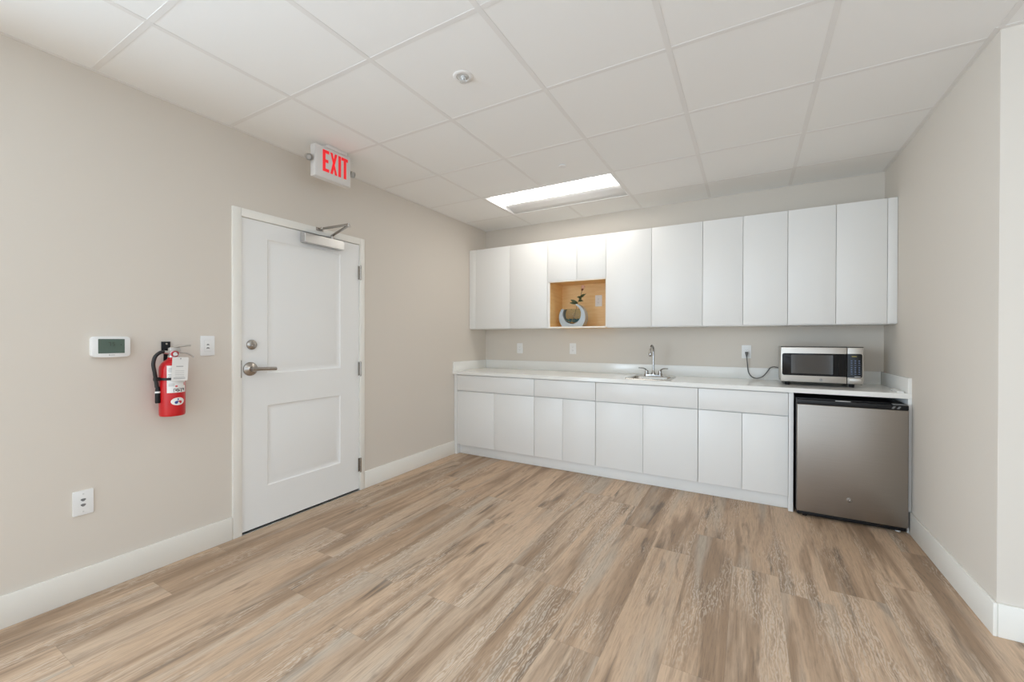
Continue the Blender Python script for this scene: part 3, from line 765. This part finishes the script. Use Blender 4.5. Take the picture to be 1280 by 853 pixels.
# faucet on the sink deck
fx, fy, fz = 2.000, -.205, CT1 + .0045
fa = thing('faucet', 'chrome gooseneck faucet with two lever handles behind the sink', 'faucet', (fx, fy, fz))
bm = BM(); prism(bm, rrect(-.085, .085, -.027, .027, .025, 8), uvw((fx, fy, fz), (1, 0, 0), (0, 1, 0), (0, 0, 1)), 0, .013, .005); obj('deck_plate', bm, CHROME, fa)
bm = BM(); lathe(bm, [(.022, .012), (.021, .022), (.014, .040), (.0105, .058), (.0098, .075), (0, .075)], (fx, fy, fz), n=24)
R_s = .052; top = 1.130
pts = [(fx, fy, fz + .06), (fx, fy, 1.02), (fx, fy, top - .04)] + [(fx - .004 * (1 - math.cos(a)), fy - R_s + R_s * math.cos(a), top + R_s * math.sin(a)) for a in [PI * k / 14 for k in range(0, 14)]]
pts += [(fx - .008, fy - 2 * R_s - .002, top - .012)]
tube(bm, pts, .0092, 14)
sp_ = obj('spout', bm, CHROME, fa)
e0 = Vector(pts[-1])
bm = BM(); lathe(bm, [(.0098, .006), (.0135, 0), (.0135, -.030), (.011, -.034), (0, -.034)], e0, n=18); obj('aerator', bm, CHROME, sp_)
for s_ in (-1, 1):
    bm = BM(); c = Vector((fx + s_ * .060, fy, fz))
    lathe(bm, [(.021, .012), (.020, .020), (.015, .034), (.0155, .044), (.010, .052), (0, .054)], c, n=22)
    q = smooth_path([c + Vector((0, 0, .045)), c + Vector((s_ * .010, -.002, .060)), c + Vector((s_ * .034, -.008, .071)), c + Vector((s_ * .072, -.018, .073))])
    tube(bm, q, [.0085 - .004 * k / (len(q) - 1) for k in range(len(q))], 10, .9); obj('lever_handle', bm, CHROME, fa)

# ------------------------------------------------------------------ microwave
MX0, MX1, MF, MB, MZ0, MZ1 = 2.985, 3.480, -.430, -.080, .921, 1.188
mw = thing('microwave', 'stainless steel microwave with black window on the countertop', 'microwave', ((MX0 + MX1) / 2, (MF + MB) / 2, CT1))
bm = BM(); box(bm, MX0 + .003, MX1 - .003, MF + .034, MB, MZ0 + .002, MZ1 - .001, .004); obj('body', bm, MWBODY, mw)
xs = 3.3868
fm = uvw((0, MF, 0), (1, 0, 0), (0, 0, 1), (0, -1, 0))
bm = BM(); box(bm, MX0, xs - .0012, MF, MF + .032, MZ0 + .001, MZ1 - .004, .004, 3); dr = obj('door', bm, STEELMW, mw)
bm = BM()
base_ = rrect(2.994, xs - .0014, .9705, 1.1375, .014, 6, (1, 0, 0, 1))
prism(bm, base_, fm, -.003, .0012, .0006); obj('door_glass', bm, BLACKG, dr, label='glossy black door panel')
bm = BM(); prism(bm, rrect(3.051, 3.305, .986, 1.126, .003, 3), fm, .0010, .0018); obj('window', bm, WINDOWM, dr)
bm = BM(); lathe(bm, [(.0095, .0), (.0095, .0016), (.0085, .002), (0, .002)], (3.235, MF + .0004, .944), (0, -1, 0), 28); bd = obj('badge', bm, GREY, dr, label='round maker badge')
bm = BM()
lathe(bm, [(.0076, .0020), (.0076, .0026), (.0066, .0026), (.0066, .0020)], (3.235, MF + .0004, .944), (0, -1, 0), 28, cap=False)
for pts_ in ([(-.0008, .003), (-.0035, .0032), (-.0048, 0), (-.0035, -.0032), (-.001, -.003), (-.001, -.0004), (-.0026, -.0004)], [(.0046, .0028), (.0024, .0032), (.0012, .0014), (.003, .0002), (.0012, -.0012), (.0022, -.0032), (.0047, -.0026)]):
    tube(bm, smooth_path([(3.235 + u_, MF - .0019, .944 + v_) for u_, v_ in pts_], 4), .0005, 6)
obj('monogram', bm, ALU, bd)
bm = BM(); box(bm, xs + .0012, MX1, MF, MF + .032, MZ0 + .001, MZ1 - .004, .004, 3); cp = obj('control_panel', bm, STEELMW, mw)
bm = BM(); prism(bm, rrect(xs + .0016, 3.4715, .9675, 1.139, .012, 6, (0, 1, 1, 0)), fm, -.003, .0012, .0006); obj('key_panel', bm, BLACKG, cp, label='black key panel')
bm = BM()
for r_ in range(7):
    for c_ in range(3):
        u_ = 3.4115 + c_ * .0215; v_ = 1.0885 - r_ * .0158
        w_, h_ = (.0042, .0040) if r_ not in (2, 6) else (.0055, .0022)
        prism(bm, rrect(u_ - w_, u_ + w_, v_ - h_, v_ + h_, .001, 2), fm, .0010, .0016)
obj('keys', bm, KEYM, cp)
bm = BM(); prism(bm, rrect(3.412, 3.440, 1.1165, 1.1235, .001, 2), fm, .0010, .0015); obj('clock_display', bm, CLOCK, cp)
bm = BM(); prism(bm, rrect(3.428, 3.462, .9735, .9765, .0005, 2), fm, .0010, .0016); obj('key_caption', bm, PAPER, cp)
bm = BM(); prism(bm, rrect(3.3975, 3.4665, .9315, .9590, .002, 3), fm, -.002, .0016, .0008); obj('open_button', bm, STEELMW, cp)
bm = BM(); prism(bm, [(3.3965, .9305), (3.4675, .9305), (3.4675, .960), (3.3965, .960)], fm, -.003, .0005); obj('button_surround', bm, GREY, cp)
bm = BM(); box(bm, MX0 + .001, MX1 - .001, MF + .002, MF + .033, MZ1 - .004, MZ1, .0008); obj('top_edge', bm, BLACK, mw)
bm = BM(); box(bm, MX0 + .006, MX1 - .006, MF + .012, MB - .01, MZ0 - .003, MZ0 + .003); obj('base_plate', bm, BLACK, mw)
for x_ in (MX0 + .045, MX1 - .06):
    for y_ in (MF + .05, MB - .04):
        bm = BM(); lathe(bm, [(0, 0), (.015, 0), (.016, .004), (.018, MZ0 - CT1 - .002), (0, MZ0 - CT1 - .002)], (x_, y_, CT1), n=18); obj('foot', bm, BLACK, mw)
bm = BM()
cpts = smooth_path([(2.755, -.034, 1.098), (2.757, -.036, 1.075), (2.762, -.036, 1.02), (2.770, -.040, .955), (2.795, -.046, .917), (2.832, -.052, .905), (2.875, -.055, .922), (2.908, -.055, .962), (2.930, -.055, .997), (2.955, -.056, 1.008), (2.985, -.060, 1.003), (3.02, -.066, 1.0), (3.03, -.076, 1.0)], 6)
tube(bm, cpts, .0042, 10); cd = obj('power_cord', bm, CORD, mw, label='dark grey power cord')
bm = BM(); prism(bm, [(-.0125, .016), (.0125, .016), (.0125, .002), (.006, -.020), (.0045, -.032), (-.0045, -.032), (-.006, -.020), (-.0125, .002)], uvw((2.755, -.0088, 1.116), (1, 0, 0), (0, 0, 1), (0, -1, 0)), 0, .030, .004); obj('plug', bm, CORD, cd)

# ------------------------------------------------------------------ small fridge
FX0, FX1, FF = 3.0695, 3.6560, -.690
rf = thing('mini_fridge', 'small stainless steel fridge with black trim under the countertop', 'fridge', ((FX0 + FX1) / 2, -.36, 0))
bm = BM(); box(bm, FX0 - .004, FX1 - .006, FF + .062, -.06, .022, .828, .004); obj('body', bm, BLACK, rf)
bm = BM(); box(bm, FX0 + .004, FX1 - .004, FF + .052, FF + .062, .045, .80); obj('door_seal', bm, DARKGAP, rf)
bm = BM(); box(bm, FX0, FX1, FF, FF + .052, .040, .790, .005, 3); dr = obj('door', bm, STEEL, rf, label='brushed stainless door')
bm = BM(); box(bm, FX0, FX1, FF + .002, FF + .052, .790, .822, .004)
obj('door_cap', bm, BLACK, dr, label='black strip along the top of the door')
bm = BM(); prism(bm, rrect(3.285, 3.366, .8215, .8255, .001, 2), uvw((0, FF + .012, 0), (1, 0, 0), (0, 0, 1), (0, -1, 0)), -.01, .004, .001); obj('grip_insert', bm, WHITEP2, dr)
bm = BM(); lathe(bm, [(.0165, 0), (.0165, .0016), (.015, .0024), (0, .0024)], (3.361, FF + .0003, .166), (0, -1, 0), 32); bd = obj('badge', bm, BADGE, dr, label='round maker badge low on the door')
bm = BM()
lathe(bm, [(.0135, .0024), (.0135, .0031), (.0120, .0031), (.0120, .0024)], (3.361, FF + .0003, .166), (0, -1, 0), 32, cap=False)
for pts_ in ([(-.0014, .0055), (-.0062, .0058), (-.0086, 0), (-.0062, -.0058), (-.0018, -.0054), (-.0018, -.0007), (-.0047, -.0007)], [(.0083, .005), (.0043, .0058), (.0022, .0025), (.0054, .0004), (.0022, -.0022), (.004, -.0058), (.0085, -.0047)]):
    tube(bm, smooth_path([(3.361 + u_, FF - .0023, .166 + v_) for u_, v_ in pts_], 4), .0007, 6)
obj('monogram', bm, NICKEL, bd)
bm = BM(); box(bm, FX0 + .002, FX1 - .004, FF + .022, FF + .062, .012, .038, .003); obj('kick_plate', bm, BLACK, rf)
bm = BM(); box(bm, FX1 - .075, FX1 - .004, FF + .004, FF + .05, .8215, .826, .001)
for k in range(2): prism(bm, [(0, 0), (.012, 0), (.022, .016), (.010, .016)], uvw((FX1 - .085 + k * .026, FF + .0026, .797), (1, 0, 0), (0, 0, 1), (0, -1, 0)), 0, .0012)
obj('top_hinge', bm, GREY, rf)
for x_ in (FX0 + .05, FX1 - .04):
    for y_ in (FF + .045, -.12):
        bm = BM(); lathe(bm, [(0, 0), (.014, 0), (.015, .006), (.009, .009), (.009, .023), (0, .023)], (x_, y_, 0), n=16); obj('foot', bm, WHITEP2 if x_ > 3.5 and y_ < -.5 else BLACK, rf)

# small pale plastic piece on the counter
bm = BM(); prism(bm, [(-.018, -.095), (.018, -.088), (.018, .095), (-.006, .098), (-.010, .02), (-.018, .0)], uvw((3.630, -.530, CT1 + .0002), (1, 0, 0), (0, 1, 0), (0, 0, 1)), 0, .010, .003)
pb = obj('plastic_bar', bm, WHITEP, origin=(3.630, -.530, CT1)); tag(pb, 'small white plastic bar lying at the right end of the countertop', 'plastic bar')

# ------------------------------------------------------------------ vase with a sprig in the niche
vx, vy, vz = 1.208, -.205, nz0
RO, ZC = .142, .098
RI, ZI, XI = .099, .129, -.002
va = thing('vase', 'blue-grey crescent vase with a clear glass bowl in the wooden niche', 'vase', (vx, vy, vz))
bm = BM(); fV = uvw((vx, vy, vz), (1, 0, 0), (0, 0, 1), (0, -1, 0))
a_b = math.asin(-ZC / RO)                         # flat base
aL, aR = PI - .64, 1.20                            # left and right ends of the crescent
outer_ = []
nseg = 44
a0, a1 = aR, -(2 * PI - aL)                        # clockwise from the right tip to the left end
for k in range(nseg + 1):
    a = a0 + (a1 - a0) * k / nseg
    x_, z_ = RO * math.cos(a), ZC + RO * math.sin(a); outer_.append((x_, max(0, z_)))
inner_ = []
for k in range(nseg + 1):
    a = a1 + .08 + (a0 - a1 - .08) * k / nseg
    r_ = RI
    inner_.append((XI + r_ * math.cos(a), ZI + r_ * math.sin(a)))
D2 = .042
rt = min(1.0, .93)
inner_ = [(u, v) for u, v in inner_]
A = [(bm.verts.new(fV(u, v, -D2)), bm.verts.new(fV(u, v, D2))) for u, v in outer_]; B = [(bm.verts.new(fV(u, v, -D2)), bm.verts.new(fV(u, v, D2))) for u, v in inner_[::-1]]
for k in range(nseg):
    bm.faces.new([A[k][0], A[k + 1][0], A[k + 1][1], A[k][1]]); bm.faces.new([B[k][0], B[k + 1][0], B[k + 1][1], B[k][1]])
    bm.faces.new([A[k][0], A[k + 1][0], B[k + 1][0], B[k][0]]); bm.faces.new([A[k][1], A[k + 1][1], B[k + 1][1], B[k][1]])
for k in (0, nseg): bm.faces.new([A[k][0], A[k][1], B[k][1], B[k][0]])
bmesh.ops.remove_doubles(bm, verts=bm.verts, dist=.0002)
obj('crescent', bm, CERAM, va, label='blue-grey ceramic crescent')
# glass bowl: a flat lens-shaped shell in the opening, open at the top
def bowl(rad, half, ztop, bm):
    rings = []; n = 36; cx_, cz_ = XI, ZI
    for s_ in (1, -1):
        for q in range(6):
            t = q / 6; rr = rad * math.sin(t * PI / 2 + 1e-4); ww = half * math.cos(t * PI / 2)
            rings.append((s_, rr, ww)) if s_ == 1 else None
    prof = [(rad * math.sin(PI * t / 16), half * math.cos(PI * t / 16)) for t in range(17)]
    vs = []
    for r_, w_ in prof:
        ring = []
        for k in range(n):
            a = 2 * PI * k / n; ring.append(bm.verts.new(fV(cx_ + r_ * math.cos(a), min(cz_ + r_ * math.sin(a), ztop), w_)))
        vs.append(ring)
    for P_, Q_ in zip(vs, vs[1:]): bridge(bm, P_, Q_)
    bmesh.ops.remove_doubles(bm, verts=bm.verts, dist=.0003)
    # drop the flat lid
    lid = [f_ for f_ in bm.faces if all(abs(v_.co.z - (vz + ztop)) < 1e-4 for v_ in f_.verts)]
    bmesh.ops.delete(bm, geom=lid, context='FACES')
bm = BM(); bowl(RI + .002, .036, .182, bm)
gb = obj('glass_bowl', bm, GLASSM, va)
so = gb.modifiers.new('wall', 'SOLIDIFY'); so.thickness = .003; so.offset = -1
# pebbles in the bowl
bm = BM(); rnd = random.Random(3)
for k in range(150):
    x_ = rnd.uniform(-.072, .072); zlow = ZI - math.sqrt(max(0, (RI - .012) ** 2 - x_ * x_)); z_ = zlow + rnd.uniform(.004, .042 if abs(x_) < .05 else .012)
    if z_ > .082: continue
    lim = .030 * math.sqrt(max(0, 1 - ((x_) ** 2 + (z_ - ZI) ** 2) / RI ** 2))
    y_ = rnd.uniform(-1, 1) * max(0, lim - .008)
    ret = bmesh.ops.create_icosphere(bm, subdivisions=1, radius=rnd.uniform(.005, .008))
    bmesh.ops.scale(bm, vec=(1, 1, .7), verts=ret['verts']); bmesh.ops.translate(bm, vec=fV(XI + x_, z_, y_), verts=ret['verts'])
pe = obj('pebbles', bm, STONE, origin=(vx, vy, vz + .05)); tag(pe, 'dark teal pebbles at the bottom of the glass bowl', 'pebbles', None, 'stuff')
# sprig
sg = thing('flower_sprig', 'dark-leaved sprig with one pale pink bud standing in the vase', 'flower', (vx, vy, vz + .06))
st_pts = smooth_path([fV(-.004, .075, 0), fV(.008, .11, .002), fV(.026, .165, .004), fV(.042, .228, .006), fV(.060, .272, .004), fV(.076, .310, .002), (fV(.086, .346, .0)), fV(.094, .386, 0)], 6)
bm = BM(); tube(bm, st_pts, .0022, 8); stem = obj('stem', bm, STEMM, sg)
def leaf(base_pt, tip, wd, nrm):
    bm = BM(); b0, t0 = Vector(base_pt), Vector(tip); d_ = t0 - b0; ln = d_.length; d_.normalize()
    s_ = d_.cross(Vector(nrm)).normalized(); up_ = s_.cross(d_)
    n = 9; rows = []
    for k in range(n + 1):
        t = k / n; hw_ = wd * math.sin(PI * t ** .85) * .5; c_ = b0 + d_ * ln * t + up_ * (.012 * math.sin(PI * t) )
        rows.append([bm.verts.new(c_ - s_ * hw_ + up_ * .004), bm.verts.new(c_), bm.verts.new(c_ + s_ * hw_ + up_ * .004)])
    for P_, Q_ in zip(rows, rows[1:]):
        for k in range(2): bm.faces.new([P_[k], P_[k + 1], Q_[k + 1], Q_[k]])
    o_ = obj('leaf', bm, LEAF, sg); m_ = o_.modifiers.new('thick', 'SOLIDIFY'); m_.thickness = .0012
    return o_
vn = (0, -1, 0.3)
for b_, t_, wd in (((.044, .236, .006), (-.034, .244, .020), .028), ((.046, .240, .006), (-.028, .278, .012), .028), ((.046, .240, .006), (.004, .262, .03), .024), ((.056, .262, .004), (.116, .258, .018), .026),
                   ((.066, .285, .004), (.144, .330, .016), .030), ((.070, .292, .003), (.048, .300, .035), .026), ((.068, .285, .003), (.104, .276, .03), .026), ((.074, .302, .002), (.118, .300, .012), .020)):
    leaf(fV(*b_), fV(*t_), wd, vn)
bm = BM(); d_ = Vector((.35, 0, 1)).normalized(); lathe(bm, [(.002, -.006), (.009, .004), (.0115, .014), (.008, .022), (0, .022)], fV(.091, .368, 0), d_, 14); cx2 = obj('calyx', bm, CALYX, sg)
bm = BM(); lathe(bm, [(.008, .0), (.017, .012), (.020, .024), (.015, .036), (0, .040)], fV(.096, .386, 0), d_, 14)
obj('bud', bm, PETAL, sg)

# ------------------------------------------------------------------ ceiling fittings
def fixture():
    """2 x 4 recessed light; local origin at its corner, x along, y across, z=0 the ceiling plane"""
    t = thing('ceiling_light', 'lit recessed rectangular light in the ceiling in front of the wall cabinets', 'ceiling light', (0, 0, H))
    LN, WD = 2 * G, G; a, c = .010, LN - .010; ya, yc = .010, WD - .010
    bm = BM()
    for x0, x1, y0, y1 in ((a, c, ya, ya + .014), (a, c, yc - .014, yc), (a, a + .014, ya + .014, yc - .014), (c - .014, c, ya + .014, yc - .014)): box(bm, x0, x1, y0, y1, -.0015, .004, .0008)
    obj('frame', bm, REFL, t, world=False)
    y1, y2 = .125, .375; zr = .036
    for nm, q in (('reflector', [(ya + .014, .002), (ya + .05, .016), (ya + .08, .027), (y1, zr)]), ('reflector', [(y2, zr), (yc - .13, .030), (yc - .07, .018), (yc - .014, .002)])):
        bm = BM(); rows = [[bm.verts.new((a + .014, y_, z_)), bm.verts.new((c - .014, y_, z_))] for y_, z_ in q]
        for P_, Q_ in zip(rows, rows[1:]): bm.faces.new([P_[0], P_[1], Q_[1], Q_[0]])
        o_ = obj(nm, bm, REFL, t, world=False); m_ = o_.modifiers.new('sheet', 'SOLIDIFY'); m_.thickness = .001; m_.offset = 0
    bm = BM(); q = [(y1, zr), (y1 + .004, zr - .007), (y1 + .05, zr - .011), ((y1 + y2) / 2, zr - .013), (y2 - .05, zr - .011), (y2 - .004, zr - .007), (y2, zr)]
    rows = [[bm.verts.new((a + .016, y_, z_)), bm.verts.new((c - .016, y_, z_))] for y_, z_ in q]
    for P_, Q_ in zip(rows, rows[1:]): bm.faces.new([P_[0], P_[1], Q_[1], Q_[0]])
    obj('lens', bm, LENS, t, world=False, label='glowing white lens')
    bm = BM()
    for x_ in (a + .0142, c - .0142): quad(bm, [(x_, ya + .014, .001), (x_, yc - .014, .001), (x_, yc - .014, .06), (x_, ya + .014, .06)])
    quad(bm, [(a + .014, ya + .014, .06), (c - .014, ya + .014, .06), (c - .014, yc - .014, .06), (a + .014, yc - .014, .06)])
    obj('housing', bm, REFL, t, world=False)
    return t
f0 = fixture()
for k, (i, j) in enumerate(FIX):
    loc = (GX + i * G, GY + j * G, H)
    if k == 0: f0.location = loc
    else: dup(f0, 'ceiling_light', loc, 0, 'lit recessed ceiling light behind the camera position, %s' % ('just outside the frame overhead', 'by the right rear window')[k - 1])

sd = thing('fire_sprinkler', 'round white sprinkler with recessed ring in the ceiling tile nearest the camera', 'sprinkler', (1.540, -2.550, H))
cS = (1.540, -2.550, H + .004)
bm = BM(); lathe(bm, [(.050, 0), (.050, -.004), (.046, -.0065), (.034, -.0065), (.031, -.004), (.029, .0), (.029, -.0005)], cS, n=40, cap=False); obj('escutcheon', bm, GRIDM, sd)
bm = BM(); lathe(bm, [(.0285, -.0015), (.0285, -.003), (0, -.003)], cS, n=32, cap=False); obj('recess_cup', bm, WHITEP2, sd)
bm = BM(); lathe(bm, [(.012, -.002), (.012, -.010), (.007, -.012), (.006, -.028), (0, -.028)], cS, n=20)
for s_ in (-1, 1): tube(bm, smooth_path([(1.540 + s_ * .010, -2.550, H - .006), (1.540 + s_ * .013, -2.550, H - .016), (1.540 + s_ * .004, -2.550, H - .028)], 4), .0018, 8)
obj('frame_arms', bm, WHITEP2, sd)
bm = BM(); lathe(bm, [(.0, -.027), (.016, -.0285), (.0165, -.030), (0, -.0305)], cS, n=24); obj('deflector', bm, WHITEP2, sd)

cc = thing('sprinkler_cover', 'small white round cover disc on the ceiling beside the lit fixture', 'sprinkler cover', (1.557, -1.333, H))
bm = BM(); lathe(bm, [(.024, .004), (.024, -.004), (0, -.004)], (1.557, -1.333, H), n=28); obj('collar', bm, GRIDM, cc)
bm = BM(); lathe(bm, [(0, -.004), (.030, -.004), (.031, -.006), (.029, -.0085), (0, -.0092)], (1.557, -1.333, H), n=36); obj('cover_disc', bm, WHITEP, cc)

# ------------------------------------------------------------------ light
def area(name, loc, rot, sx, sy, power, color):
    l = bpy.data.lights.new(name, 'AREA'); l.shape = 'RECTANGLE'; l.size = sx; l.size_y = sy; l.energy = power; l.color = color
    o = bpy.data.objects.new(name, l); COL.objects.link(o); o.location = loc; o.rotation_euler = rot
    return o
for i, (a, c) in enumerate(WX):
    area('window_daylight', ((a + c) / 2, YB - .10, (WZ0 + WZ1) / 2), (PI / 2, 0, 0), c - a - .1, WZ1 - WZ0 - .1, 18, (0.67, 0.84, 1.0))
area('window_daylight', (XF + .10, (VY0 + VY1) / 2, 1.35), (PI / 2, 0, PI / 2), VY1 - VY0 - .1, 2.0, 25, (0.67, 0.84, 1.0))  # lamp of the added far right opening, brightens the left wall
area('window_daylight', (-.10, (LW0 + LW1) / 2, 1.35), (PI / 2, 0, -PI / 2), LW1 - LW0 - .1, 2.0, 140, (0.67, 0.84, 1.0))  # lamp of the added left opening, main fill for the right wall
sn = bpy.data.lights.new('sun', 'SUN'); sn.energy = 2.6; sn.angle = math.radians(1.0); sn.color = (0.70, 0.86, 1.0)  # sunlight added to bounce off the unseen rear floor onto the ceiling
so_ = bpy.data.objects.new('sun', sn); COL.objects.link(so_); so_.location = (4, -12, 8)
so_.rotation_euler = Vector((.12, 1.0, -1.25)).to_track_quat('-Z', 'Y').to_euler()
wd = bpy.data.worlds.new('World'); S.world = wd; wd.use_nodes = True
wd.node_tree.nodes['Background'].inputs['Color'].default_value = (0.75, 0.87, 1.0, 1)
wd.node_tree.nodes['Background'].inputs['Strength'].default_value = 1.0

# ------------------------------------------------------------------ camera
cam = bpy.data.cameras.new('Camera'); co = bpy.data.objects.new('Camera', cam); COL.objects.link(co)
cam.sensor_fit = 'HORIZONTAL'; cam.sensor_width = 36.0; cam.lens = 520.0 * 36.0 / 1280.0
cam.clip_start = .05
yaw, pitch, roll = .51817, -.005065, .001673
co.matrix_world = Matrix.Translation((2.7739, -4.2223, 1.2422)) @ Matrix.Rotation(yaw, 4, 'Z') @ Matrix.Rotation(PI / 2 + pitch, 4, 'X') @ Matrix.Rotation(roll, 4, 'Z')
S.camera = co

vs_ = S.view_settings
vs_.view_transform = 'Standard'; vs_.look = 'None'; vs_.gamma = 1.0; vs_.use_curve_mapping = False; vs_.exposure = 0.40
S.cycles.use_denoising = True
S.cycles.max_bounces = 12; S.cycles.diffuse_bounces = 8; S.cycles.glossy_bounces = 5; S.cycles.transmission_bounces = 8
S.cycles.sample_clamp_indirect = 6.0
S.cycles.caustics_reflective = False; S.cycles.caustics_refractive = False
